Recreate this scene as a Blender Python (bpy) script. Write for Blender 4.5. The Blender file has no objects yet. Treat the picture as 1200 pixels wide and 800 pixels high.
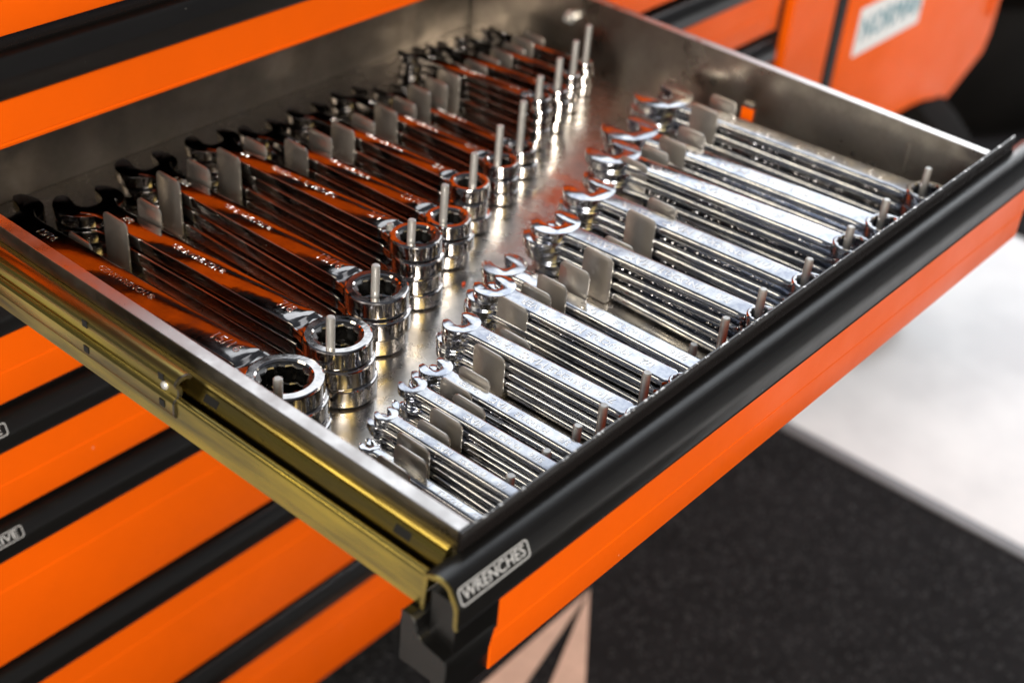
import bpy, bmesh, math, random
from mathutils import Vector, Matrix

# ---------------------------------------------------------------- camera
sc = bpy.context.scene
rnd = random.Random(7)
R_ = ((0.6506336, -0.75548902, 0.07689122), (-0.39701712, -0.42472279, -0.81362643), (0.64734328, 0.49884556, -0.57628099))
cam_d = bpy.data.cameras.new('camera')
cam = bpy.data.objects.new('camera', cam_d)
sc.collection.objects.link(cam)
m = Matrix((R_[0], [-v for v in R_[1]], [-v for v in R_[2]])).transposed().to_4x4()
m.translation = Vector((-0.40698, -0.32827, 0.54767))
cam.matrix_world = m
cam_d.sensor_width = 36.0
cam_d.lens = 51.08
cam_d.clip_start = 0.02
cam_d.clip_end = 400
cam_d.dof.use_dof = True
cam_d.dof.focus_distance = 0.875
cam_d.dof.aperture_fstop = 5.0
sc.camera = cam

# ---------------------------------------------------------------- world, lamps, exposure
world = bpy.data.worlds.new('World')
sc.world = world
world.use_nodes = True
bgn = world.node_tree.nodes['Background']
bgn.inputs['Color'].default_value = (0.80, 0.86, 1.0, 1)
bgn.inputs['Strength'].default_value = 0.10

FZ0 = -0.75
def area(name, loc, aim, sx, sy, power, color):
    d = bpy.data.lights.new(name, 'AREA'); d.shape = 'RECTANGLE'
    d.size = sx; d.size_y = sy; d.energy = power; d.color = color
    o = bpy.data.objects.new(name, d); sc.collection.objects.link(o)
    o.location = loc
    o.rotation_euler = (Vector(loc) - Vector(aim)).to_track_quat('Z', 'Y').to_euler()
    return o
# daylight from the open side beyond the cabinet, from behind the photographer, and a warm one on the left
area('open_side_light', (3.3, 1.9, 2.5), (0.3, 0.1, 0.0), 4.2, 2.6, 56, (0.90, 0.95, 1.0))
area('low_strip_light', (4.2, 0.9, 1.0), (0.6, 0.1, 0.0), 3.0, 0.6, 50, (0.97, 0.98, 1.0))  # added strip lamp for the highlight at the handle's right end
yl = area('floor_fill_light', (3.1, -0.6, 2.4), (2.1, 0.2, FZ0), 0.8, 0.8, 12, (0.95, 0.97, 1.0)); yl.data.spread = math.radians(60)  # added lamp aimed at the pale floor to brighten it
area('front_light', (-2.7, -2.3, 1.95), (0.3, 0.2, -0.1), 1.5, 1.1, 230, (1.0, 0.93, 0.83))
area('warm_front_light', (-1.0, -2.4, 2.3), (0.2, 0.2, 0.0), 1.3, 0.8, 14, (1.0, 0.72, 0.22))
area('left_light', (-2.4, 1.6, 2.3), (0.2, 0.2, 0.0), 1.6, 0.9, 24, (1.0, 0.88, 0.66))
sc.view_settings.view_transform = 'Standard'
sc.view_settings.look = 'None'
sc.view_settings.exposure = 0.15
sc.view_settings.gamma = 1.0
sc.view_settings.use_curve_mapping = False
sc.render.engine = 'CYCLES'
sc.cycles.max_bounces = 10
sc.cycles.glossy_bounces = 8

# ---------------------------------------------------------------- materials
def mat(name, col, rough=0.5, metal=0.0, spec=0.5, coat=0.0, coat_rough=0.05, var=0.0, var_scale=30.0,
        rvar=0.0, bump=0.0, bump_scale=80.0, stretch=None, col2=None):
    mt = bpy.data.materials.new(name); mt.use_nodes = True
    N, L = mt.node_tree.nodes, mt.node_tree.links
    b = N['Principled BSDF']
    b.inputs['Base Color'].default_value = (*col, 1)
    b.inputs['Roughness'].default_value = rough
    b.inputs['Metallic'].default_value = metal
    b.inputs['Specular IOR Level'].default_value = spec
    b.inputs['Coat Weight'].default_value = coat
    b.inputs['Coat Roughness'].default_value = coat_rough
    if var or rvar or bump:
        tc = N.new('ShaderNodeTexCoord'); mp = N.new('ShaderNodeMapping')
        L.new(tc.outputs['Object'], mp.inputs['Vector'])
        if stretch:
            mp.inputs['Scale'].default_value = stretch
        nz = N.new('ShaderNodeTexNoise'); nz.inputs['Scale'].default_value = var_scale
        nz.inputs['Detail'].default_value = 5; nz.inputs['Roughness'].default_value = 0.6
        L.new(mp.outputs['Vector'], nz.inputs['Vector'])
        rp = N.new('ShaderNodeMapRange'); rp.inputs['From Min'].default_value = 0.33; rp.inputs['From Max'].default_value = 0.67
        L.new(nz.outputs['Fac'], rp.inputs['Value'])
        if var:
            mx = N.new('ShaderNodeMix'); mx.data_type = 'RGBA'
            mx.inputs['A'].default_value = (*col, 1)
            c2 = col2 if col2 else tuple(c * (1 - var) for c in col)
            mx.inputs['B'].default_value = (*c2, 1)
            L.new(rp.outputs['Result'], mx.inputs['Factor'])
            L.new(mx.outputs['Result'], b.inputs['Base Color'])
        if rvar:
            r2 = N.new('ShaderNodeMapRange')
            r2.inputs['To Min'].default_value = max(0.02, rough - rvar); r2.inputs['To Max'].default_value = rough + rvar
            L.new(rp.outputs['Result'], r2.inputs['Value'])
            L.new(r2.outputs['Result'], b.inputs['Roughness'])
        if bump:
            n2 = N.new('ShaderNodeTexNoise'); n2.inputs['Scale'].default_value = bump_scale; n2.inputs['Detail'].default_value = 4
            L.new(mp.outputs['Vector'], n2.inputs['Vector'])
            bp = N.new('ShaderNodeBump'); bp.inputs['Strength'].default_value = bump; bp.inputs['Distance'].default_value = 0.002
            L.new(n2.outputs['Fac'], bp.inputs['Height'])
            L.new(bp.outputs['Normal'], b.inputs['Normal'])
    return mt

M = {}
M['chrome'] = mat('chrome', (0.84, 0.84, 0.85), 0.09, 1.0, rvar=0.06, var=1.0, var_scale=85, col2=(0.46, 0.49, 0.57), bump=0.07, bump_scale=60)  # blue-grey mottling in the colour imitates a cloudy sky's reflection
M['dark_chrome'] = mat('dark_chrome', (0.41, 0.395, 0.39), 0.075, 1.0, rvar=0.04, var=0.25, var_scale=80, bump=0.13, bump_scale=38)
M['ring_chrome'] = mat('ring_chrome', (0.66, 0.64, 0.635), 0.10, 1.0, rvar=0.05, var=0.3, var_scale=90, bump=0.07, bump_scale=70)
M['satin'] = mat('satin_chrome', (0.66, 0.64, 0.63), 0.22, 1.0, rvar=0.06, var=0.1, var_scale=120)
M['gear'] = mat('gear_steel', (0.16, 0.155, 0.15), 0.32, 1.0, rvar=0.1, var=0.3, var_scale=200)
M['steel'] = mat('bare_sheet_steel', (0.47, 0.435, 0.39), 0.36, 1.0, rvar=0.13, var=0.42, var_scale=24, bump=0.02, bump_scale=30)
M['back_steel'] = mat('tarnished_shaded_steel', (0.40, 0.355, 0.31), 0.42, 1.0, rvar=0.12, var=0.55, var_scale=20, bump=0.03, bump_scale=30)  # shade of the cabinet put into the colour, plus mottled stains
M['floor_steel'] = mat('drawer_floor_steel', (0.61, 0.58, 0.545), 0.27, 1.0, rvar=0.11, var=0.34, var_scale=34, bump=0.07, bump_scale=70)
M['tab'] = mat('tab_steel', (0.58, 0.55, 0.51), 0.36, 0.95, rvar=0.07, var=0.15, var_scale=60)
M['pin'] = mat('pin_steel', (0.60, 0.60, 0.59), 0.42, 0.70, rvar=0.08, var=0.2, var_scale=150)
M['rim'] = mat('polished_rim', (0.72, 0.69, 0.67), 0.33, 1.0, rvar=0.08, var=0.12, var_scale=60)
M['zinc'] = mat('yellow_zinc', (0.56, 0.42, 0.08), 0.28, 1.0, rvar=0.08, var=1.0, var_scale=7, stretch=(9, 1.0, 9), col2=(0.17, 0.145, 0.075), bump=0.04, bump_scale=90)
M['zinc_dark'] = mat('worn_shaded_zinc', (0.16, 0.13, 0.07), 0.40, 1.0, rvar=0.1, var=0.5, var_scale=20, stretch=(4, 0.6, 4))  # worn zinc, also dark enough to paint the slide channel's shade
M['cut_steel'] = mat('cut_steel_edge', (0.16, 0.15, 0.13), 0.42, 1.0, rvar=0.1, var=0.4, var_scale=150)
M['orange'] = mat('orange_paint', (0.88, 0.118, 0.002), 0.38, 0, 0.10, rvar=0.10, var=0.09, var_scale=9, bump=0.05, bump_scale=190)
M['black'] = mat('black_anodised', (0.0055, 0.005, 0.0048), 0.32, 0, 0.7, rvar=0.04, var=0.3, var_scale=40, bump=0.03, bump_scale=220)
M['black_paint'] = mat('black_chipped_lip', (0.012, 0.010, 0.010), 0.25, 0, 0.6, rvar=0.1, var=0.2, var_scale=60)
M['carcass'] = mat('cabinet_interior_black', (0.006, 0.006, 0.006), 0.6, 0, 0.3)
M['bracket'] = mat('black_plastic', (0.0035, 0.0033, 0.0032), 0.34, 0, 0.35, rvar=0.08)
M['label'] = mat('silver_print', (0.55, 0.56, 0.58), 0.5)
M['white'] = mat('white_sticker', (0.80, 0.80, 0.80), 0.5)
M['teal'] = mat('teal_print', (0.02, 0.22, 0.30), 0.5)
M['rubber'] = mat('rubber', (0.005, 0.0045, 0.004), 0.8, 0, 0.12, var=0.4, var_scale=10, bump=0.1, bump_scale=60)
M['grey'] = mat('grey_rubber_edge', (0.16, 0.16, 0.17), 0.5, 0, 0.5, var=0.2, var_scale=8)
M['yellow'] = mat('yellow_mark', (0.55, 0.30, 0.01), 0.6)
M['tan'] = mat('tan_surface', (0.60, 0.42, 0.33), 0.8, var=0.18, var_scale=40, bump=0.3, bump_scale=300)
M['red'] = mat('red_fleck', (0.6, 0.06, 0.01), 0.5)
M['concrete'] = mat('pale_concrete', (0.78, 0.79, 0.80), 0.75, 0, 0.3, var=1.0, var_scale=2.0, col2=(0.50, 0.51, 0.53), bump=0.2, bump_scale=60)
M['tuft'] = mat('carpet_tuft', (0.028, 0.027, 0.029), 0.8, 0, 0.4)
M['mat'] = mat('carpet_mat', (0.0135, 0.0132, 0.0145), 0.95, 0, 0.15, var=0.45, var_scale=25, bump=0.9, bump_scale=140)

def vary(mt, lo=0.72, dr=0.07):
    """each object gets its own tone and polish"""
    N, L = mt.node_tree.nodes, mt.node_tree.links
    b = N['Principled BSDF']
    oi = N.new('ShaderNodeObjectInfo')
    r1 = N.new('ShaderNodeMapRange'); r1.inputs['To Min'].default_value = lo; r1.inputs['To Max'].default_value = 1.0
    L.new(oi.outputs['Random'], r1.inputs['Value'])
    vm = N.new('ShaderNodeVectorMath'); vm.operation = 'SCALE'
    L.new(b.inputs['Base Color'].links[0].from_socket, vm.inputs[0]); L.new(r1.outputs['Result'], vm.inputs['Scale'])
    L.new(vm.outputs['Vector'], b.inputs['Base Color'])
    mu = N.new('ShaderNodeMath'); mu.operation = 'MULTIPLY_ADD'; mu.inputs[1].default_value = -dr
    ad = N.new('ShaderNodeMath'); ad.operation = 'ADD'; ad.inputs[1].default_value = dr
    L.new(oi.outputs['Random'], mu.inputs[0]); L.new(b.inputs['Roughness'].links[0].from_socket, mu.inputs[2])
    L.new(mu.outputs['Value'], ad.inputs[0]); L.new(ad.outputs['Value'], b.inputs['Roughness'])
vary(M['chrome'], 0.70, 0.11); vary(M['dark_chrome'], 0.75, 0.05)
def chips(mt, colr, thr=0.66, scale=260, metal=True):
    """wear: bare metal flecks where black paint has chipped"""
    N, L = mt.node_tree.nodes, mt.node_tree.links
    b = N['Principled BSDF']
    tc = N.new('ShaderNodeTexCoord'); nz = N.new('ShaderNodeTexNoise'); nz.inputs['Scale'].default_value = scale; nz.inputs['Detail'].default_value = 2
    L.new(tc.outputs['Object'], nz.inputs['Vector'])
    mr = N.new('ShaderNodeMapRange'); mr.inputs['From Min'].default_value = thr; mr.inputs['From Max'].default_value = thr + 0.04
    L.new(nz.outputs['Fac'], mr.inputs['Value'])
    mx = N.new('ShaderNodeMix'); mx.data_type = 'RGBA'
    src = b.inputs['Base Color'].links[0].from_socket
    L.new(src, mx.inputs['A']); mx.inputs['B'].default_value = (*colr, 1)
    L.new(mr.outputs['Result'], mx.inputs['Factor']); L.new(mx.outputs['Result'], b.inputs['Base Color'])
    if metal:
        L.new(mr.outputs['Result'], b.inputs['Metallic'])
M['lip_edge'] = mat('chipped_lip_edge', (0.016, 0.013, 0.013), 0.24, 0, 0.8, rvar=0.08, var=0.2, var_scale=60)
chips(M['lip_edge'], (0.6, 0.58, 0.56), 0.57, 240)
chips(M['orange'], (0.85, 0.42, 0.24), 0.775, 110, False)
chips(M['black'], (0.10, 0.10, 0.10), 0.765, 150, False)

# ---------------------------------------------------------------- helpers
col = sc.collection

def finish(bm, name, material, parent=None, ang=33):
    bmesh.ops.recalc_face_normals(bm, faces=bm.faces)
    lim = math.radians(ang)
    for f in bm.faces:
        f.smooth = True
    for e in bm.edges:
        e.smooth = not (len(e.link_faces) == 2 and e.calc_face_angle(0) > lim)
    me = bpy.data.meshes.new(name)
    bm.to_mesh(me); bm.free()
    me.materials.append(M[material])
    return link(name, me, parent)

def link(name, me, parent=None, loc=None, rot=None):
    o = bpy.data.objects.new(name, me)
    col.objects.link(o)
    if parent is not None:
        o.parent = parent
    if loc is not None:
        o.location = loc
    if rot is not None:
        o.rotation_euler = rot
    return o

def tag(o, label=None, cat=None, group=None, kind=None):
    if label: o['label'] = label
    if cat: o['category'] = cat
    if group: o['group'] = group
    if kind: o['kind'] = kind
    return o

def empty(name, loc=(0, 0, 0), rot=(0, 0, 0)):
    o = bpy.data.objects.new(name, None)
    o.empty_display_size = 0.01
    o.location = loc; o.rotation_euler = rot
    col.objects.link(o)
    return o

def box_bm(bm, lo, hi, bev=0.0, seg=2):
    v = [bm.verts.new((x, y, z)) for x in (lo[0], hi[0]) for y in (lo[1], hi[1]) for z in (lo[2], hi[2])]
    fs = [bm.faces.new([v[i] for i in q]) for q in ((0, 1, 3, 2), (4, 6, 7, 5), (0, 4, 5, 1), (2, 3, 7, 6), (0, 2, 6, 4), (1, 5, 7, 3))]
    if bev:
        es = set(e for f in fs for e in f.edges)
        bmesh.ops.bevel(bm, geom=list(es), offset=bev, segments=seg, affect='EDGES', profile=0.5)
    return bm

def box(name, lo, hi, material, parent=None, bev=0.0):
    return finish(box_bm(bmesh.new(), lo, hi, bev), name, material, parent, 20)

def loft(bm, secs, cap=True, closed=True):
    rows = [[bm.verts.new(p) for p in s] for s in secs]
    n = len(rows[0])
    for a, b in zip(rows, rows[1:]):
        for i in range(n if closed else n - 1):
            j = (i + 1) % n
            bm.faces.new((a[i], a[j], b[j], b[i]))
    if cap:
        bm.faces.new(rows[0][::-1]); bm.faces.new(rows[-1])
    return bm

def extrude_x(name, prof, x0, x1, material, parent=None, cuts=1, ang=33):
    xs = [x0 + (x1 - x0) * i / cuts for i in range(cuts + 1)]
    return finish(loft(bmesh.new(), [[(x, p[0], p[1]) for p in prof] for x in xs]), name, material, parent, ang)

def extrude_y(name, prof, y0, y1, material, parent=None, ang=33):
    return finish(loft(bmesh.new(), [[(p[0], y, p[1]) for p in prof] for y in (y0, y1)]), name, material, parent, ang)

def thick(poly, t):
    """closed outline of an open 2D polyline given a wall thickness (offset to its right)"""
    n = len(poly); off = []
    for i in range(n):
        a = Vector(poly[max(0, i - 1)]); b = Vector(poly[min(n - 1, i + 1)])
        d = (b - a).normalized()
        off.append((poly[i][0] + d.y * t, poly[i][1] - d.x * t))
    return list(poly) + off[::-1]

_tc = {}
def text_mesh(body, size, extrude=0.00018, res=2):
    key = (body, round(size, 5))
    if key in _tc:
        return _tc[key]
    cu = bpy.data.curves.new('lettering', 'FONT')
    cu.body = body; cu.size = size; cu.extrude = extrude; cu.resolution_u = res
    cu.align_x = 'CENTER'; cu.align_y = 'CENTER'
    o = bpy.data.objects.new('lettering', cu); col.objects.link(o)
    dg = bpy.context.evaluated_depsgraph_get()
    me = bpy.data.meshes.new_from_object(o.evaluated_get(dg))
    bpy.data.objects.remove(o); bpy.data.curves.remove(cu)
    _tc[key] = me
    return me

# ---------------------------------------------------------------- ground
FZ = -0.75
gr = finish(loft(bmesh.new(), [[(-60, -60, FZ - 0.3), (60, -60, FZ - 0.3), (60, 60, FZ - 0.3), (-60, 60, FZ - 0.3)],
                               [(-60, -60, FZ), (60, -60, FZ), (60, 60, FZ), (-60, 60, FZ)]]), 'ground', 'concrete')
tag(gr, 'pale grey concrete floor in bright daylight', 'floor', kind='structure')
fm = box('floor_mat', (-0.30, -2.2, FZ + 0.001), (1.165, 1.6, FZ + 0.008), 'mat')
tag(fm, 'black carpet mat lying under the open drawer', 'mat')
ed = extrude_y('edge_strip', [(1.163, FZ + 0.0015), (1.163, FZ + 0.0115), (1.169, FZ + 0.0125), (1.192, FZ + 0.0035), (1.192, FZ + 0.0015)], -2.2, 1.6, 'grey', fm)
# carpet tufts on the mat in view
bm = bmesh.new()
for i in range(9000):
    x = rnd.uniform(0.35, 1.15); y = rnd.uniform(-0.35, 0.75)
    s = rnd.uniform(0.0012, 0.0034); a = rnd.uniform(0, 6.28); h = rnd.uniform(0.001, 0.004)
    z = FZ + 0.0082
    vs = [bm.verts.new((x + s * math.cos(a + k * 2.094), y + s * math.sin(a + k * 2.094), z)) for k in range(3)]
    t = bm.verts.new((x + rnd.uniform(-.002, .002), y + rnd.uniform(-.002, .002), z + h))
    for k in range(3):
        bm.faces.new((vs[k], vs[(k + 1) % 3], t))
tf = finish(bm, 'carpet_tufts', 'tuft', fm, ang=180); tf['kind'] = 'stuff'
# flat tan wedges on the mat
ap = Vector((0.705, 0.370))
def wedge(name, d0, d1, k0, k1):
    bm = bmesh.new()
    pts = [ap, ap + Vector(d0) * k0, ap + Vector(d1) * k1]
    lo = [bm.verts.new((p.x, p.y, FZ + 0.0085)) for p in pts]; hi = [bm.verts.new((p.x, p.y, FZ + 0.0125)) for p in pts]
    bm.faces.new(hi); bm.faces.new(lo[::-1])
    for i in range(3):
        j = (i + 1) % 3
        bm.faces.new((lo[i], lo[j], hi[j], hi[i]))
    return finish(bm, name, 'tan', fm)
wedge('tan_wedge', (-0.195, -0.006), (-0.160, -0.038), 2.2, 2.2)
wedge('tan_wedge', (-0.141, -0.057), (-0.115, -0.084), 2.2, 2.2)

# ---------------------------------------------------------------- drawer fronts: shared profile pieces
HANDLE_OUT = [(0.0006, 0.0568), (-0.0035, 0.0590), (-0.0075, 0.0603), (-0.0112, 0.0605), (-0.0140, 0.0599), (-0.0164, 0.0582), (-0.0178, 0.0556), (-0.0209, 0.0492),
              (-0.0216, 0.0468), (-0.0218, 0.0430), (-0.0218, 0.0366), (-0.0220, 0.0356), (-0.0226, 0.0350)]
HP = thick(HANDLE_OUT, -0.0019)
PANEL_Y = -0.018

def panel_prof(zb):
    zc = 0.0020
    return [(-0.002, 0.052), (PANEL_Y, 0.052), (PANEL_Y, zc + 0.0009), (PANEL_Y + 0.0012, zc), (PANEL_Y + 0.0004, zc - 0.0010), (PANEL_Y + 0.0004, zb + 0.0022), (PANEL_Y + 0.0010, zb + 0.0006), (PANEL_Y + 0.0022, zb), (-0.002, zb)]

LIP = [(-0.0022, 0.0460), (-0.0022, 0.0695), (-0.0019, 0.0700), (-0.0006, 0.0700), (-0.0003, 0.0695), (-0.0003, 0.0460)]

def label_frame(parent, x0, x1, yc, zc, tilt, text):
    """printed outline and words lying on the rounded face of a handle"""
    w = (x1 - x0) / 2; h = 0.0049; r = 0.0022; t = 0.0006
    bm = bmesh.new()
    def rr(w, h, r):
        p = []
        for cx, cy, a0 in ((w - r, h - r, 0), (-w + r, h - r, 90), (-w + r, -h + r, 180), (w - r, -h + r, 270)):
            for k in range(6):
                a = math.radians(a0 + k * 18)
                p.append((cx + r * math.cos(a), cy + r * math.sin(a)))
        return p
    o_, i_ = rr(w, h, r), rr(w - t, h - t, r - t * 0.6)
    sec = [[(p[0], p[1], z) for p in q] for q, z in ((o_, 0.0), (o_, 0.0002), (i_, 0.0002), (i_, 0.0))]
    rows = [[bm.verts.new(p) for p in s] for s in sec]
    n = len(o_)
    for a, b in zip(rows, rows[1:]):
        for k in range(n):
            bm.faces.new((a[k], a[(k + 1) % n], b[(k + 1) % n], b[k]))
    me_o = finish(bm, 'label_outline', 'label', parent)
    me_o.location = ((x0 + x1) / 2, yc, zc); me_o.rotation_euler = (tilt, 0, 0)
    me = text_mesh(text, 0.0088, 0.0001, 3)
    if not me.materials:
        me.materials.append(M['label'])
    wd = max(v.co.x for v in me.vertices) - min(v.co.x for v in me.vertices)
    t_o = link('label_words', me, parent, ((x0 + x1) / 2, yc, zc), (tilt, 0, 0))
    s = min(1.25, (2 * w - 0.0055) / wd)
    t_o.scale = (s, 1.0, 1)
    return t_o

def front(parent, x0, x1, dy, dz, zb, words=None):
    """closed drawer: drawer_front > handle, top_lip, label"""
    pf = [(p[0] + dy, p[1] + dz) for p in panel_prof(zb - dz)]
    o = extrude_x('drawer_front', pf, x0, x1, 'orange', parent)
    h = extrude_x('handle', [(p[0] + dy, p[1] + dz) for p in HP], x0 - 0.004, x1 + 0.004, 'black', o)
    extrude_x('top_lip', [(p[0] + dy, p[1] + dz) for p in LIP], x0, x1, 'black_paint', o)
    if words:
        label_frame(o, -0.046, 0.0095, dy - 0.01960, dz + 0.0526, math.radians(64.2), words)
    return o

# ---------------------------------------------------------------- tool cabinet
CY = 0.463           # lip plane of closed drawers
cab = empty('tool_cabinet', (0.5, 0.8, FZ))
tag(cab, 'large orange tool cabinet with black drawer handles behind the open drawer', 'tool cabinet')
cab_inv = Matrix.Translation((-0.5, -0.8, -FZ))
def under_cab(o):
    o.matrix_parent_inverse = cab_inv
    return o
# carcass: dark inner box, with the bay of the open drawer left open
bx = [((-0.075, CY + 0.006, -0.66), (1.175, 1.05, -0.0205)), ((-0.075, CY + 0.006, 0.0800), (0.6355, 1.05, 0.252)), ((0.636, CY + 0.006, 0.0800), (1.175, 1.05, 0.279)),
      ((0.635, CY + 0.006, -0.0200), (1.175, 1.05, 0.0795)), ((-0.075, CY + 0.006, -0.0200), (-0.034, 1.05, 0.0795)), ((-0.034, 0.62, -0.0200), (0.635, 1.05, 0.0795))]
for lo, hi in bx:
    under_cab(box('carcass', lo, hi, 'carcass', cab))
DR = [(0.1510, 0.0790), (0.2480, 0.1545),
      (-0.0205, -0.1155), (-0.1175, -0.2150), (-0.2170, -0.3605), (-0.3620, -0.5100), (-0.5115, -0.655)]
WORDS = {-0.1175: '1/4 DRIVE', -0.2170: '3/8 DRIVE'}
for zt, zb in DR:
    under_cab(front(cab, -0.030, 0.605, CY, zt - 0.07, zb, WORDS.get(zt)))
for zt, zb in [DR[0], (0.2740, 0.1545)] + DR[2:] + [(0.0765, -0.0190)]:
    under_cab(front(cab, 0.662, 1.046, CY, zt - 0.07, zb))
under_cab(box('bay_post', (0.612, CY - 0.004, -0.66), (0.650, CY + 0.0055, 0.2525), 'orange', cab, 0.002))
under_cab(box('bay_post', (1.062, CY - 0.027, -0.66), (1.176, CY + 0.0055, 0.279), 'orange', cab, 0.004))
under_cab(box('bay_gap', (1.0505, CY - 0.016, -0.655), (1.0612, CY + 0.0055, 0.278), 'carcass', cab))
under_cab(box('worktop', (-0.09, CY - 0.03, 0.2532), (0.6345, 1.06, 0.263), 'black_paint', cab, 0.003))
under_cab(box('worktop', (0.6365, CY - 0.03, 0.280), (1.19, 1.06, 0.292), 'black_paint', cab, 0.004))
under_cab(box('side_panel', (-0.080, CY - 0.012, -0.66), (-0.0755, 1.05, 0.2525), 'orange', cab, 0.001))
for cx in (0.02, 1.15):
    bm = bmesh.new()
    prof = [(0.030, -0.02), (0.050, -0.022), (0.056, -0.015), (0.056, 0.015), (0.050, 0.022), (0.030, 0.02)]
    N_ = 28
    loft(bm, [[(p[1], p[0] * math.cos(6.28319 * k / N_), p[0] * math.sin(6.28319 * k / N_)) for p in prof] for k in range(N_ + 1)], cap=False)
    bmesh.ops.remove_doubles(bm, verts=bm.verts, dist=1e-5)
    wh = finish(bm, 'caster_wheel', 'rubber', cab); wh.location = (cx, 0.56, FZ + 0.057); under_cab(wh)
    under_cab(box('caster_fork', (cx - 0.035, 0.53, FZ + 0.05), (cx - 0.026, 0.59, -0.661), 'zinc_dark', cab))
    under_cab(box('caster_fork', (cx + 0.026, 0.53, FZ + 0.05), (cx + 0.035, 0.59, -0.661), 'zinc_dark', cab))

# ---------------------------------------------------------------- orange locker beyond the cabinet
lk = empty('side_locker', (1.55, 0.6, FZ))
tag(lk, 'orange locker with cut lower corner and white sticker beyond the cabinet', 'locker')
lk_inv = Matrix.Translation((-1.55, -0.6, -FZ))
DY0 = 0.433
outl = [(1.2015, 0.28), (1.2015, -0.345), (1.440, -0.345), (1.470, -0.3462), (1.500, -0.3490), (1.530, -0.3540), (1.560, -0.3640), (1.605, -0.3780), (1.702, -0.330), (1.714, -0.300), (1.714, 0.28)]
bm = bmesh.new()
loft(bm, [[(p[0], y, p[1]) for p in outl] for y in (0.80, DY0)])
bmesh.ops.bevel(bm, geom=[e for e in bm.edges if all(abs(v.co.y - DY0) < 1e-6 for v in e.verts)], offset=0.006, segments=3, affect='EDGES', profile=0.5)
o = finish(bm, 'door_panel', 'orange', lk); o.matrix_parent_inverse = lk_inv
o = box('door_seam', (1.1770, 0.4345, -0.66), (1.2008, 0.80, 0.278), 'carcass', lk); o.matrix_parent_inverse = lk_inv
o = box('base', (1.215, 0.60, -0.70), (1.60, 0.79, -0.3790), 'carcass', lk); o.matrix_parent_inverse = lk_inv
o = box('edge_trim', (1.676, DY0 - 0.004, -0.262), (1.684, DY0 - 0.0005, 0.26), 'orange', lk, 0.0015); o.matrix_parent_inverse = lk_inv
bm = bmesh.new()
stq = [(1.237, -0.1360), (1.237, -0.2020), (1.418, -0.2020), (1.418, -0.1360)]
loft(bm, [[(p[0], y, p[1]) for p in stq] for y in (DY0 - 0.0006, DY0 - 0.0016)])
st = finish(bm, 'sticker', 'white', lk); st.matrix_parent_inverse = lk_inv
me = text_mesh('NORMAR', 0.046, 0.0003)
me.materials.append(M['teal'])
tx = link('sticker_words', me, st, (1.330, DY0 - 0.0020, -0.1690), (math.pi / 2, 0, 0))
tx.scale = (0.86, 1, 1)
bm = bmesh.new()
prof = [(0.08, -0.045), (0.180, -0.05), (0.200, -0.035), (0.205, 0.0), (0.200, 0.035), (0.180, 0.05), (0.08, 0.045)]
loft(bm, [[(p[1], p[0] * math.cos(6.28319 * k / 40), p[0] * math.sin(6.28319 * k / 40)) for p in prof] for k in range(41)], cap=False)
bmesh.ops.remove_doubles(bm, verts=bm.verts, dist=1e-5)
wh = finish(bm, 'wheel', 'rubber', lk); wh.location = (1.545, 0.52, FZ + 0.206); wh.matrix_parent_inverse = lk_inv
bm = bmesh.new()
loft(bm, [[(p[1], p[0] * math.cos(6.28319 * k / 24), p[0] * math.sin(6.28319 * k / 24)) for p in [(0.0, -0.02), (0.079, -0.03), (0.079, 0.03), (0.0, 0.02)]] for k in range(25)], cap=False)
bmesh.ops.remove_doubles(bm, verts=bm.verts, dist=1e-5)
hb = finish(bm, 'hub', 'zinc_dark', wh)

# ---------------------------------------------------------------- black tyres in the dark corner
def tyre(name, loc, R0, W, label, mark):
    t = empty(name, loc)
    h = W / 2
    prof = [(R0 * 0.60, -h * 0.75), (R0 * 0.64, -h * 0.95), (R0 * 0.82, -h), (R0 * 0.94, -h * 0.86), (R0 * 0.985, -h * 0.62), (R0, 0),
            (R0 * 0.985, h * 0.62), (R0 * 0.94, h * 0.86), (R0 * 0.82, h), (R0 * 0.64, h * 0.95), (R0 * 0.60, h * 0.75)]
    bm = bmesh.new()
    loft(bm, [[(p[0] * math.cos(6.28319 * k / 64), p[0] * math.sin(6.28319 * k / 64), p[1]) for p in prof] for k in range(65)], cap=False)
    bmesh.ops.remove_doubles(bm, verts=bm.verts, dist=1e-5)
    b = finish(bm, 'tyre_body', 'rubber', t)
    if mark:
        bm = bmesh.new()
        loft(bm, [[(r * math.cos(a), r * math.sin(a), z) for r, z in ((R0 * 0.999, h * 0.10), (R0 * 1.004, h * 0.12), (R0 * 1.002, h * 0.45), (R0 * 0.992, h * 0.43))]
                  for a in [mark + k * 0.03 for k in range(9)]])
        finish(bm, 'yellow_marking', 'yellow', t)
    tag(t, label, 'tyre', 'tyres in the dark corner')
    return t
tyre('tyre', (2.50, 0.86, FZ + 0.151), 0.36, 0.30, 'black tyre at the bottom of the stack in the dark corner', None)
tyre('tyre', (2.50, 0.86, FZ + 0.453), 0.36, 0.30, 'black tyre with a yellow mark, upper one of the stack', 3.45)
tyre('tyre', (3.25, 0.75, FZ + 0.151), 0.36, 0.30, 'black tyre lying farthest right behind the stacked pair', None)
rb = box('dark_sheet', (1.98, 0.33, FZ + 0.001), (3.9, 1.6, FZ + 0.008), 'mat')  # dark flat sheet covering the floor around the tyres
tag(rb, 'dark flat sheet on the floor beneath the tyres', 'mat')

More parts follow.
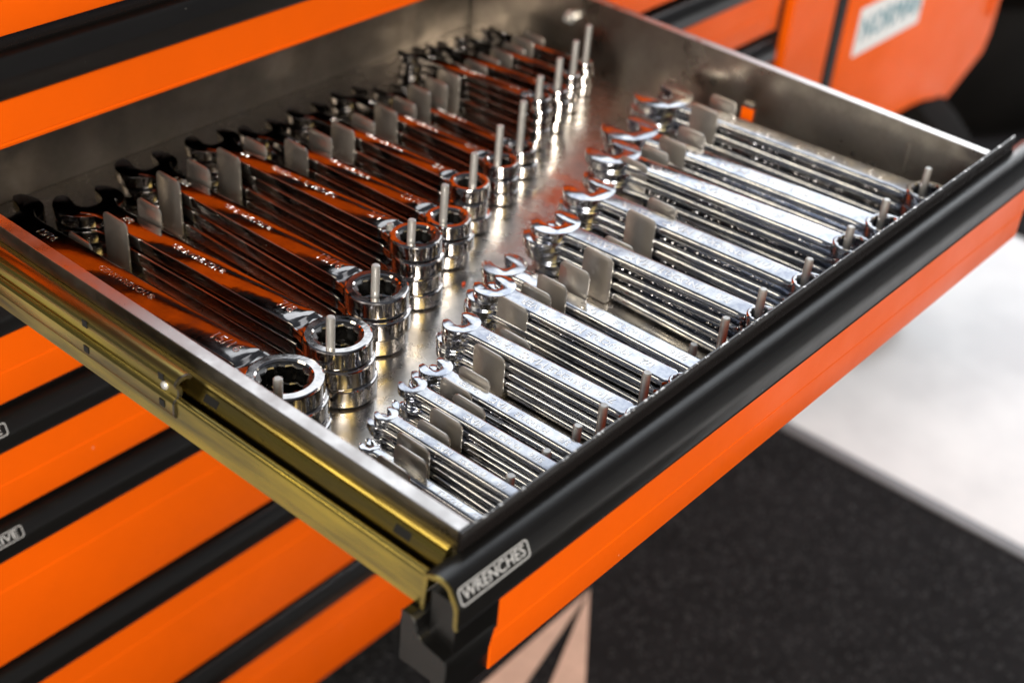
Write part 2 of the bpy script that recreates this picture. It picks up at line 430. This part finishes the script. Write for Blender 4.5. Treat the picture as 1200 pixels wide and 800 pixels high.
# ---------------------------------------------------------------- the open drawer
W_ = 0.567; D_ = 0.507; H_ = 0.070; ST = 0.0012
drw = empty('open_drawer', (W_ / 2, D_ / 2, 0))
tag(drw, 'open bare steel drawer full of wrenches, with orange front and black handle', 'drawer')
DI = Matrix.Translation((-W_ / 2, -D_ / 2, 0))
def dp(o):
    o.matrix_parent_inverse = DI
    return o
dp(box('drawer_floor', (-0.0005, 0.0005, -ST * 1.5), (W_ + 0.0005, D_ + 0.0005, 0.0), 'floor_steel', drw))
# side walls with hemmed top rim; lower behind the cabinet face
def side_wall(x_in, x_out):
    s = 1 if x_out > x_in else -1
    t = ST * s
    prof_hi = [(x_in, 0.0002), (x_in, H_ - 0.0005), (x_in + 0.00015 * s, H_ - 0.00012), (x_in + 0.0005 * s, H_), (x_out - 0.0005 * s, H_), (x_out - 0.00015 * s, H_ - 0.00012),
               (x_out, H_ - 0.0005), (x_out, 0.022), (x_out - t, 0.022), (x_out - t, H_ - 0.0022), (x_in + t, H_ - 0.0022), (x_in + t, 0.0002)]
    bm = bmesh.new()
    low = [(p[0], min(p[1], 0.060 if p[1] > H_ - 0.002 else 0.0588)) for p in prof_hi]
    loft(bm, [[(p[0], y, p[1]) for p in q] for y, q in ((0.0003, prof_hi), (0.466, prof_hi), (0.474, low), (D_, low))])
    w = finish(bm, 'side_wall', 'steel', drw, 8)
    w.data.materials.append(M['rim'])
    for f in w.data.polygons:
        if f.normal.z > 0.7 and f.center.z > 0.055:
            f.material_index = 1
    return dp(w)
side_wall(0.0, -0.0085)
side_wall(W_, W_ + 0.0085)
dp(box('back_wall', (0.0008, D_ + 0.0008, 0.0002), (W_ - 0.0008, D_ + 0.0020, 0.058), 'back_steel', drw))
# right wall details
bm = bmesh.new()
secs = []
for r, x in ((0.0065, 0.0), (0.0065, 0.0045), (0.0040, 0.0058), (0.0034, 0.0092)):
    secs.append([(W_ - 0.0002 - x, 0.390 + r * math.cos(math.radians(60 * k)), 0.048 + r * math.sin(math.radians(60 * k))) for k in range(6)])
dp(finish(loft(bm, secs), 'hex_nut', 'pin', drw))
dp(box('slot_plate', (W_ - 0.0016, 0.1955, 0.0185), (W_ - 0.0002, 0.2065, 0.0315), 'orange', drw, 0.0003))
dp(box('slot_clip', (W_ - 0.0030, 0.1965, 0.0325), (W_ - 0.0002, 0.2055, 0.0360), 'rim', drw, 0.0006))
dp(box('corner_crease', (W_ - 0.0012, 0.058, 0.012), (W_ - 0.0001, 0.0615, 0.055), 'steel', drw, 0.0004))
# front: lip, handle, panel, end brackets
XL, XR = -0.030, 0.640
lp = dp(extrude_x('top_lip', LIP, -0.0086, 0.6145, 'black_paint', drw))
lp.data.materials.append(M['lip_edge'])
for f in lp.data.polygons:
    if f.center.z > 0.0694:
        f.material_index = 1
hd = dp(extrude_x('handle', HP, XL, XR, 'black', drw))
# bare cut end of the handle section
end_rim = extrude_x('cut_end', thick([(0.0026, 0.0330), (0.0020, 0.0420)] + [(p[0], p[1] + 0.0002) for p in HANDLE_OUT] , -0.0026), XL - 0.0012, XL - 0.0001, 'zinc', hd)
front_words = label_frame(hd, -0.0280, 0.0225, -0.01960, 0.0526, math.radians(64.2), 'WRENCHES')
dp(extrude_x('front_panel', panel_prof(-0.0225), 0.003, XR - 0.002, 'orange', drw))
BR = [(0.0095, 0.0300), (0.0040, 0.0300), (0.0012, 0.0280), (-0.0002, 0.0240), (-0.0012, 0.0205), (-0.0040, 0.0178), (-0.0080, 0.0165), (-0.0165, 0.0155),
      (-0.0190, 0.0145), (-0.0200, 0.0120), (-0.0205, -0.0020), (-0.0190, -0.0045), (0.0095, -0.0045)]
bm = loft(bmesh.new(), [[(x, p[0] + sh, p[1]) for p in BR] for x, sh in ((-0.0355, 0.0006), (-0.0348, 0), (-0.004, 0), (0.002, 0.0006))])
for v in bm.verts:
    if v.co.x > 0.001 and v.co.z < 0.0:
        v.co.x -= 0.007
dp(finish(bm, 'end_bracket', 'bracket', drw))
dp(box('bracket_infill', (-0.0290, -0.0190, 0.0100), (0.0040, -0.0030, 0.0480), 'bracket', drw))
dp(box('bracket_infill', (-0.0260, -0.0160, -0.0222), (0.0028, -0.0030, -0.0050), 'bracket', drw))  # black block painting the shaded hollow below the bracket

# slide on the left side: drawer member, outer flange, cabinet member
dp(extrude_y('slide_rail', [(-0.0088, 0.0585), (-0.0112, 0.0588), (-0.0122, 0.0580), (-0.0126, 0.0565), (-0.0168, 0.0500), (-0.0168, 0.0486), (-0.0158, 0.0480), (-0.0100, 0.0480), (-0.0088, 0.0480)], 0.0035, 0.46, 'zinc', drw, 15))
dp(extrude_y('slide_channel', [(-0.0088, 0.0476), (-0.0098, 0.0476), (-0.0098, 0.0440), (-0.0232, 0.0440), (-0.0232, 0.0428), (-0.0088, 0.0428)], 0.0036, 0.46, 'zinc_dark', drw))  # dark zinc paints the shade inside the recess below the rail
dp(extrude_y('slide_flange', [(-0.0088, 0.0425), (-0.0235, 0.0425), (-0.0236, 0.0520), (-0.0240, 0.0532), (-0.0250, 0.0541), (-0.0263, 0.0544), (-0.0276, 0.0540), (-0.0284, 0.0531), (-0.0287, 0.0516), (-0.0286, 0.0318),
                              (-0.0270, 0.0312), (-0.0262, 0.0318), (-0.0262, 0.0405), (-0.0088, 0.0405)], 0.0030, 0.46, 'zinc', drw))
for ys in (0.0250, 0.1700):
    bm = loft(bmesh.new(), [[(x - 0.0003, y, z + 0.0002) for x, z in ((-0.0136, 0.0550), (-0.0160, 0.0513), (-0.0157, 0.0510), (-0.0133, 0.0547))] for y in (ys, ys + 0.011)])
    dp(finish(bm, 'slide_slot', 'carcass', drw))
cm = [(-0.0162, 0.0640), (-0.0172, 0.0658), (-0.0195, 0.0668), (-0.0225, 0.0670), (-0.0252, 0.0664), (-0.0272, 0.0650), (-0.0280, 0.0632), (-0.0276, 0.0612),
      (-0.0262, 0.0600), (-0.0258, 0.0572), (-0.0264, 0.0545), (-0.0288, 0.0530), (-0.0298, 0.0512), (-0.0300, 0.0445), (-0.0290, 0.0418)]
cs = dp(extrude_y('slide_member', thick(cm, -0.0014), 0.190, 0.482, 'zinc', drw, 24))
extrude_y('cut_end', thick([(p[0] - 0.0003, p[1]) for p in cm], -0.0024), 0.1885, 0.1899, 'cut_steel', cs, 24)
def sq_hole(y, z, x):
    return box('square_hole', (x - 0.0002, y - 0.0022, z - 0.0022), (x + 0.0004, y + 0.0022, z + 0.0022), 'carcass', cs)
for y in (0.2010, 0.2690, 0.3600):
    sq_hole(y, 0.0632, -0.0281)
    sq_hole(y - 0.002, 0.0475, -0.0301)
bm = bmesh.new()
loft(bm, [[(x, 0.2005 + r * math.cos(k * 0.5236), 0.0565 + r * math.sin(k * 0.5236)) for k in range(12)] for r, x in ((0.0028, -0.0256), (0.0028, -0.0266), (0.0020, -0.0276), (0.0008, -0.0279))])
finish(bm, 'rivet', 'pin', cs)

# ---------------------------------------------------------------- clips (two upright tabs on a base) and pins
def tab_section(yc, w, h, x, r=0.0042, th=0.0016):
    out = []
    pts = [(-w / 2, 0.0014), (-w / 2, h - r)] + [(-w / 2 + r - r * math.cos(math.radians(a)), h - r + r * math.sin(math.radians(a))) for a in (22.5, 45, 67.5, 90)] \
        + [(w / 2 - r + r * math.sin(math.radians(a)), h - r + r * math.cos(math.radians(a))) for a in (0, 22.5, 45, 67.5)] + [(w / 2, h - r), (w / 2, 0.0014)]
    return pts
def clip(xl, xr, yc, h, w=0.0250, name='divider_clip'):
    c = dp(box(name, (xl - 0.0030, yc - w / 2 + 0.001, 0.0004), (xr + 0.0030, yc + w / 2 - 0.001, 0.0014), 'tab', drw, 0.0002))
    for x, s in ((xl, -1), (xr, 1)):
        pts = tab_section(yc, w, h, x)
        bm = bmesh.new()
        lean = rnd.uniform(-0.0008, 0.0008)
        x0, x1 = x - 0.0008, x + 0.0008
        def ring_(xx, inset):
            q = []
            for p in pts:
                y, z = p
                y2 = y * (1 - inset / (w / 2)); z2 = z - (inset if z > 0.01 else 0)
                q.append((xx + lean * z / h, yc + y2, z2))
            return q
        loft(bm, [ring_(x0, 0.0004), ring_(x0 + 0.0003, 0.0), ring_(x1 - 0.0003, 0.0), ring_(x1, 0.0004)])
        t = finish(bm, 'tab', 'tab', c, 40)
    return c
def pin(x, y, h, r=0.0028):
    bm = bmesh.new()
    loft(bm, [[(x + q * math.cos(k * 0.3927), y + q * math.sin(k * 0.3927), z) for k in range(16)] for q, z in ((r, 0.0002), (r, h - 0.0012), (r * 0.93, h - 0.0004), (r * 0.72, h))])
    return dp(finish(bm, 'locating_pin', 'pin', drw))

# ---------------------------------------------------------------- wrench meshes
def star(th, a):
    d = math.radians(60)
    h1 = a / math.cos((th % d) - d / 2)
    h2 = a / math.cos(((th + d / 2) % d) - d / 2)
    return max(h1, h2)

def lathe_mesh(prof, N=72):
    """prof: list of (radius or ('s', apothem), z) going round a closed section"""
    bm = bmesh.new()
    secs = []
    for k in range(N):
        th = 2 * math.pi * k / N
        s = []
        for r, z in prof:
            rr = star(th, r[1]) if isinstance(r, tuple) else r
            s.append((rr * math.cos(th), rr * math.sin(th), z))
        secs.append(s)
    rows = [[bm.verts.new(p) for p in s] for s in secs]
    n = len(prof)
    for k in range(N):
        a, b = rows[k], rows[(k + 1) % N]
        for i in range(n):
            j = (i + 1) % n
            bm.faces.new((a[i], a[j], b[j], b[i]))
    return bm

def bm_to_me(bm, name, material, ang=33):
    o = finish(bm, name, material, None, ang)
    me = o.data
    bpy.data.objects.remove(o)
    return me

def jaw_mesh(s, th, L, zc, ang_deg, flutes):
    """open end: head of radius ~s with a jaw of width s, throat rounded, turned by 15 degrees"""
    Rh = (1.09 if flutes else 1.05) * s
    pts = []
    vt = 0.78 * s
    # outer arc from right tip round the back to left tip
    a0 = math.atan2(0.74 * s, 0.70 * s)
    outer = []
    n = 30
    for k in range(n + 1):
        t = k / n
        a = a0 - t * (2 * math.pi - 2 * (math.pi / 2 - a0))
        outer.append((Rh * math.cos(a) * (1.0 + 0.04 * abs(math.cos(a))), Rh * math.sin(a) * (0.96 if math.sin(a) < 0 else 1.0)))
    inner = []
    g = 0.84 * s
    # left jaw face down, throat, right jaw face up
    inner.append((-0.62 * g, 0.92 * g)); inner.append((-0.51 * g, 0.70 * g))
    m_ = 4 if flutes else 1
    for k in range(m_):
        v = 0.60 * g - k * 0.13 * g
        inner.append((-0.50 * g, v))
        if flutes:
            inner.append((-0.53 * g, v - 0.065 * g))
    for k in range(9):
        a = math.pi + math.pi * k / 8
        inner.append((0.50 * g * math.cos(a), 0.04 * g + 0.44 * g * math.sin(a)))
    for k in range(m_ - 1, -1, -1):
        v = 0.60 * g - k * 0.13 * g
        if flutes:
            inner.append((0.53 * g, v - 0.065 * g))
        inner.append((0.50 * g, v))
    inner.append((0.51 * g, 0.68 * g)); inner.append((0.61 * g, 0.92 * g))
    pts = outer + inner
    ca, sa = math.cos(-math.radians(ang_deg)), math.sin(-math.radians(ang_deg))
    P = [(p[0] * ca - p[1] * sa, p[0] * sa + p[1] * ca + L) for p in pts]
    bm = bmesh.new()
    lo = [bm.verts.new((p[0], p[1], zc - th / 2)) for p in P]
    hi = [bm.verts.new((p[0], p[1], zc + th / 2)) for p in P]
    ft = bm.faces.new(hi); fb = bm.faces.new(lo[::-1])
    n = len(P)
    for i in range(n):
        j = (i + 1) % n
        bm.faces.new((lo[i], lo[j], hi[j], hi[i]))
    bmesh.ops.recalc_face_normals(bm, faces=bm.faces)
    es = list(ft.edges) + list(fb.edges)
    bmesh.ops.bevel(bm, geom=es, offset=min(0.0008, th * 0.12), segments=2, affect='EDGES', profile=0.6, clamp_overlap=True)
    return bm

def shank_mesh(stations, zc, ratchet):
    """stations: (y, half width, half thickness, crown height)"""
    bm = bmesh.new()
    secs = []
    for y, w, t, c in stations:
        r = min(t, w) * (0.32 if ratchet else 0.80)
        s = []
        for cx, cz, a0 in ((w - r, -t + r, -90), (w - r, t - r, 0)):
            for k in range(5):
                a = math.radians(a0 + 22.5 * k)
                s.append((cx + r * math.cos(a), y, zc + cz + r * math.sin(a)))
        wi = w - r
        for f in (0.85, 0.65, 0.35, 0.0, -0.35, -0.65, -0.85):
            s.append((wi * f, y, zc + t + c * (1 - f * f)))
        for cx, cz, a0 in ((-w + r, t - r, 90), (-w + r, -t + r, 180)):
            for k in range(5):
                a = math.radians(a0 + 22.5 * k)
                s.append((cx + r * math.cos(a), y, zc + cz + r * math.sin(a)))
        secs.append(s)
    return loft(bm, secs)

class Kind: pass

def make_kind(row, s, L, pr, th, ts, wh, texts, ratchet, ro):
    """meshes of one wrench size. s jaw size, L ring-to-jaw distance, pr ring height, th jaw thickness, ts shank thickness, wh shank half width"""
    K = Kind(); K.s, K.L, K.pr, K.th, K.ts, K.ro = s, L, pr, th, ts, ro
    zc = pr / 2; b = min(0.0011, pr * 0.11)
    if ratchet:
        rg = ro * 0.70
        prof = [(rg, b * 0.4), (rg + b * 0.5, 0), (ro - 1.2 * b, 0), (ro - 0.4 * b, b * 0.35), (ro - 0.05 * b, b * 1.2), (ro, zc), (ro - 0.05 * b, pr - b * 1.2), (ro - 0.4 * b, pr - b * 0.35),
                (ro - 1.2 * b, pr), (rg + b * 0.9, pr), (rg, pr - b * 0.9)]
        K.ring = bm_to_me(lathe_mesh(prof), 'box_ring', 'ring_chrome', 19)
        ap_ = ro * 0.525
        gp = [(('s', ap_), 0.0006), (rg - 0.0002, 0.0006), (rg - 0.0002, pr - b * 1.2), (rg - b * 1.4, pr - b * 1.7), (('s', ap_ * 1.05), pr - b * 1.9), (('s', ap_), pr - b * 2.6)]
        K.gear = bm_to_me(lathe_mesh(gp), 'ratchet_gear', 'gear', 20)
    else:
        ap_ = s * 0.505
        prof = [(('s', ap_), b * 1.4), (('s', ap_ * 1.05), 0.0), (ro - 1.2 * b, 0), (ro - 0.2 * b, b * 0.9), (ro, zc), (ro - 0.2 * b, pr - b * 0.9), (ro - 1.2 * b, pr), (('s', ap_ * 1.07), pr), (('s', ap_), pr - b * 1.4)]
        K.ring = bm_to_me(lathe_mesh(prof), 'box_ring', 'chrome', 25)
        K.gear = None
    K.jaw = {}
    for fl in (1, -1):
        K.jaw[fl] = bm_to_me(jaw_mesh(s, th, L, zc, 15 * fl, not ratchet), 'open_jaw', 'dark_chrome' if ratchet else 'chrome', 28)
    h = ts / 2
    y0, y1 = ro * 0.80, L - s * 0.55
    if ratchet:
        c = 0.00105
        e0 = y0 + ro * 0.52
        st = [(y0, ro * 0.66, h * 0.66, -0.0012), (y0 + (e0 - y0) * 0.5, ro * 0.56, h * 0.60, -0.0016), (e0 - 0.0012, ro * 0.54, h * 0.62, -0.0014), (e0, wh * 0.94, h * 0.76, -0.0004), (e0 + 0.0006, wh * 0.985, h * 0.94, 0.0001), (e0 + 0.0022, wh, h * 0.985, c * 0.5),
              (e0 + 0.005, wh, h, c * 0.85), (e0 + 0.014, wh, h, c), (y0 + (y1 - y0) * 0.5, wh * 0.95, h, c), (y1 - s * 0.75, wh * 0.90, h, c * 0.9),
              (y1 - s * 0.35, wh * 0.96, h * 1.0, c * 0.5), (y1 - s * 0.10, wh * 1.2, h * 1.0, c * 0.2), (y1 + s * 0.08, wh * 1.45, h * 0.98, 0)]
    else:
        c = 0.00020
        st = [(y0, ro * 0.66, h * 0.86, 0), (y0 + ro * 0.25, wh * 1.02, h * 0.92, 0), (y0 + ro * 0.7, wh, h, c), (y0 + (y1 - y0) * 0.5, wh * 0.97, h, c), (y1 - s * 0.9, wh * 0.95, h, c),
              (y1 - s * 0.45, wh * 0.98, h * 1.02, c), (y1 - s * 0.12, wh * 1.18, h * 1.04, 0), (y1 + s * 0.08, wh * 1.42, h * 1.0, 0)]
    K.shank = bm_to_me(shank_mesh(st, zc, ratchet), 'shank', 'dark_chrome' if ratchet else 'chrome', 40)
    # raised / stamped words
    K.words = []
    ztop = zc + h + c * 0.9
    for body, frac, size in texts:
        me = text_mesh(body, size * wh, 0.00022)
        if not me.materials:
            me.materials.append(M['satin'])
        K.words.append((me, (0, y0 + (y1 - y0) * frac, ztop), -math.pi / 2 if ratchet else math.pi / 2))
    K.name = 'ratcheting_wrench' if ratchet else 'combination_wrench'
    return K

def place(K, loc, rotz, tilt, flip, words=True, roll=0.0):
    t = empty(K.name, loc, (-tilt, roll, rotz))
    t.rotation_mode = 'XYZ'
    r = link('box_ring', K.ring, t)
    if K.gear:
        link('ratchet_gear', K.gear, r)
    s = link('shank', K.shank, t)
    link('open_jaw', K.jaw[flip], t)
    if words:
        for me, l, rz in K.words:
            link('stamped_words', me, s, l, (0, 0, rz))
    return t

NTH = ['first', 'second', 'third', 'fourth', 'fifth', 'sixth', 'seventh', 'eighth', 'ninth', 'tenth', 'eleventh', 'twelfth']
def level_words(k, n):
    if n == 1: return 'single one'
    d = n - 1 - k
    if d == 0: return 'topmost'
    if k == 0: return 'bottom one'
    return NTH[d] + ' from top'

IN = 0.0254
# rear row: size name, jaw in, ring x, y, jaw x, y, count, ring height, jaw thickness, shank thickness, half width, ring radius, pin x, y, clip y, clip h
REAR = [
    ('15/16', .9375, .041, .179, .037, .452, 3, .0130, .0092, .0074, .0112, .0235, .019 + .006, .162, .389, .033),
    ('7/8',   .875,  .092, .188, .086, .427, 3, .0132, .0090, .0072, .0106, .0213, .077 + .002, .181, .379, .0445),
    ('13/16', .8125, .146, .209, .147, .443, 3, .0132, .0088, .0070, .0100, .0207, .138, .203, .400, .0445),
    ('3/4',   .750,  .202, .229, .199, .432, 4, .0114, .0080, .0066, .0094, .0178, .194, .226, .400, .0440),
    ('11/16', .6875, .252, .245, .251, .437, 3, .0110, .0078, .0066, .0086, .0163, .244, .243, .386, .0385),
    ('5/8',   .625,  .297, .266, .297, .436, 3, .0118, .0076, .0064, .0080, .0150, .293, .260, .386, .0370),
    ('9/16',  .5625, .346, .278, .347, .442, 3, .0100, .0072, .0060, .0074, .0138, .339, .276, .389, .0350),
    ('1/2',   .500,  .388, .293, .389, .438, 2, .0105, .0068, .0056, .0066, .0124, .383, .291, .394, .0370),
    ('7/16',  .4375, .431, .313, .427, .450, 5, .0084, .0062, .0052, .0058, .0100, .427, .311, .400, .0360),
    ('3/8',   .375,  .466, .321, .464, .455, 4, .0088, .0056, .0048, .0052, .0088, .465, .322, .402, .0330),
    ('5/16',  .3125, .502, .336, .499, .455, 4, .0080, .0050, .0044, .0046, .0078, .502, .335, .405, .0320),
    ('1/4',   .250,  .535, .347, .532, .455, 5, .0058, .0044, .0040, .0040, .0068, .536, .348, .410, .0320),
]
BRAND = {0: 'GEARWRENCH ®', 1: 'GEARWRENCH ®', 2: 'GEARWRENCH ®', 3: 'Blackhawk  By PROTO'}
for i, (nm, inch, rx, ry, jx, jy, cnt, pr, th, ts, wh, ro, px, py, cy, ch) in enumerate(REAR):
    L = math.hypot(jx - rx, jy - ry)
    texts = [(nm, 0.13, 1.0), (nm, 0.86, 0.75)]
    if i in BRAND:
        texts.append((BRAND[i], 0.52, 0.60 if i < 3 else 0.72))
    elif i < 9:
        texts.append(('GEARWRENCH ®', 0.50, 0.62))
    ts = pr * 0.77
    K = make_kind('rear', inch * IN, L, pr, th, ts, wh, texts, True, ro)
    rz0 = -math.atan2(jx - rx, jy - ry)
    for k in range(cnt):
        top = k == cnt - 1
        dx = 0 if top else rnd.uniform(-.0034, .0022) * ro / .02
        dyy = 0 if top else rnd.uniform(-.0055, -0.001) * ro / .02
        rz = rz0 + (0 if top else rnd.uniform(-.020, .018))
        z = 0.0006 + k * (pr + 0.0001)
        drop = (pr - th) / 2 + k * (pr - max(th, ts) - 0.0002)
        o = place(K, (rx + dx, ry + dyy, z), rz, math.atan2(drop * 0.92, L), 1 if (top or rnd.random() < .85) else -1)
        lw = level_words(k, cnt)
        tag(o, 'ratcheting wrench, size %s, %s, %s rear-row stack from left wall' % (nm, lw, NTH[i]), 'wrench', 'ratcheting wrenches stacked in the rear row')
        if i == 3 and top:
            bmb = bmesh.new()
            loft(bmb, [[(-0.0035 + r * math.cos(q * .5236), ro * 1.12 + r * math.sin(q * .5236), zz) for q in range(12)] for r, zz in ((.0024, pr * .75), (.0024, pr + .0012), (.0014, pr + .0020))])
            finish(bmb, 'release_button', 'pin', o)
    pin(px - (0.004 if i == 0 else 0), py, 0.058 if i == 0 else 0.0625)
    f = (cy - ry) / (jy - ry); xc = rx + (jx - rx) * f
    clip(xc - wh - 0.0032, xc + wh + 0.0032, cy, ch)

# front row
FRONT = [
    # name, jaw in, ring x,y, jaw x,y, count, ring h, jaw th, shank th, half w, pin x,y,h (0 = none), clip xl, xr, yc, h
    ('7/32', .2188, .050, .018, .053, .121, 3, .0062, .0046, .0044, .0046, 0, 0, 0, .042, .0545, .091, .0255),
    ('1/4',  .25,   .070, .018, .071, .126, 5, .0056, .0045, .0044, .0050, .0790, .0385, .0290, .0635, .079, .0965, .0265),
    ('5/16', .3125, .101, .018, .101, .134, 5, .0058, .0047, .0046, .0058, .1110, .0390, .0280, .0920, .111, .0985, .0270),
    ('3/8',  .375,  .128, .018, .128, .140, 4, .0062, .0050, .0049, .0062, .1395, .0395, .0300, .1190, .135, .1150, .0262),
    ('7/16', .4375, .170, .018, .166, .154, 5, .0066, .0054, .0053, .0078, .1490, .0300, .0450, .1575, .1815, .1225, .0285),
    ('1/2',  .500,  .214, .018, .211, .166, 5, .0068, .0057, .0055, .0084, .1920, .0310, .0455, .2015, .2260, .1430, .0330),
    ('9/16', .5625, .2575, .018, .2570, .196, 2, .0085, .0066, .0060, .0080, .2720, .0480, .0180, .2440, .2680, .1445, .0305),
    ('5/8',  .625,  .306, .020, .303, .190, 4, .0096, .0072, .0068, .0090, .3075, .0255, .0555, .2910, .3145, .1425, .0325),
    ('11/16', .6875, .359, .018, .356, .202, 4, .0102, .0076, .0072, .0096, .3605, .0235, .0565, .3445, .3700, .1470, .0395),
    ('3/4',  .750,  .416, .020, .406, .219, 5, .0092, .0072, .0068, .0102, .4175, .0250, .0575, .3990, .4260, .1950, .0430),
    ('13/16', .8125, .466, .020, .456, .240, 4, .0104, .0078, .0072, .0106, .4690, .0260, .0585, .4490, .4740, .1945, .0430),
    ('7/8',  .875,  .531, .021, .523, .256, 4, .0108, .0080, .0074, .0112, .5340, .0270, .0595, .5120, .5390, .2090, .0440),
]
for i, (nm, inch, rx, ry, jx, jy, cnt, pr, th, ts, wh, px, py, ph, xl, xr, cy, ch) in enumerate(FRONT):
    L = math.hypot(jx - rx, jy - ry)
    s = inch * IN
    texts = [(nm, 0.14, 0.95), ('KNUCKLE', 0.36, 0.88), ('MAC', 0.58, 1.15), ('SAVER', 0.80, 0.92)]
    th *= 1.08; ts *= 0.95
    K = make_kind('front', s, L, pr, th, ts, wh, texts, False, max(s * 0.74, wh * 1.12))
    rz0 = -math.atan2(jx - rx, jy - ry)
    for k in range(cnt):
        top = k == cnt - 1
        dx = 0 if top else rnd.uniform(-.0022, .0010)
        dyy = 0 if top else rnd.uniform(-.005, .005)
        rz = rz0 + (0 if top else rnd.uniform(-.022, .030))
        roll = 0 if top else rnd.uniform(-.025, .025)
        if i in (5, 7) and k < 2:
            rz = rz0 - 0.035 + 0.02 * k; dx = -0.006 + 0.002 * k
        z = 0.0006 + k * (pr + 0.0001)
        drop = (pr - th) / 2 + k * (pr - max(th, ts) - 0.0002)
        o = place(K, (rx + dx, ry + dyy, z), rz, math.atan2(drop * 0.92, L), 1 if (top or rnd.random() < .88) else -1, roll=roll)
        lw = level_words(k, cnt)
        tag(o, 'combination wrench, size %s, %s, %s front-row stack from left wall' % (nm, lw, NTH[i]), 'wrench', 'combination wrenches stacked in the front row')
    if ph:
        pin(px, py, ph)
    clip(xl, xr, cy, ch + 0.0022)
pin(.275, .0305, .046)

# red flecks on the drawer floor
for x, y in ((0.2785, 0.1270), (0.2560, 0.0480), (0.2350, 0.2130)):
    bm = bmesh.new()
    loft(bm, [[(x + r * math.cos(k * 1.0472), y + r * 0.7 * math.sin(k * 1.0472), z) for k in range(6)] for r, z in ((.0018, .0004), (.0015, .0018), (.0006, .0022))])
    o = finish(bm, 'paint_chip', 'red', None)
    tag(o, ('orange red paint chip on the drawer floor beside the 5/8 wrench clip', 'orange red paint chip on the drawer floor near the front pins', 'orange red paint chip on the bare floor between the rows')[[0.2785, 0.2560, 0.2350].index(x)], 'paint chip', 'paint chips on the drawer floor')
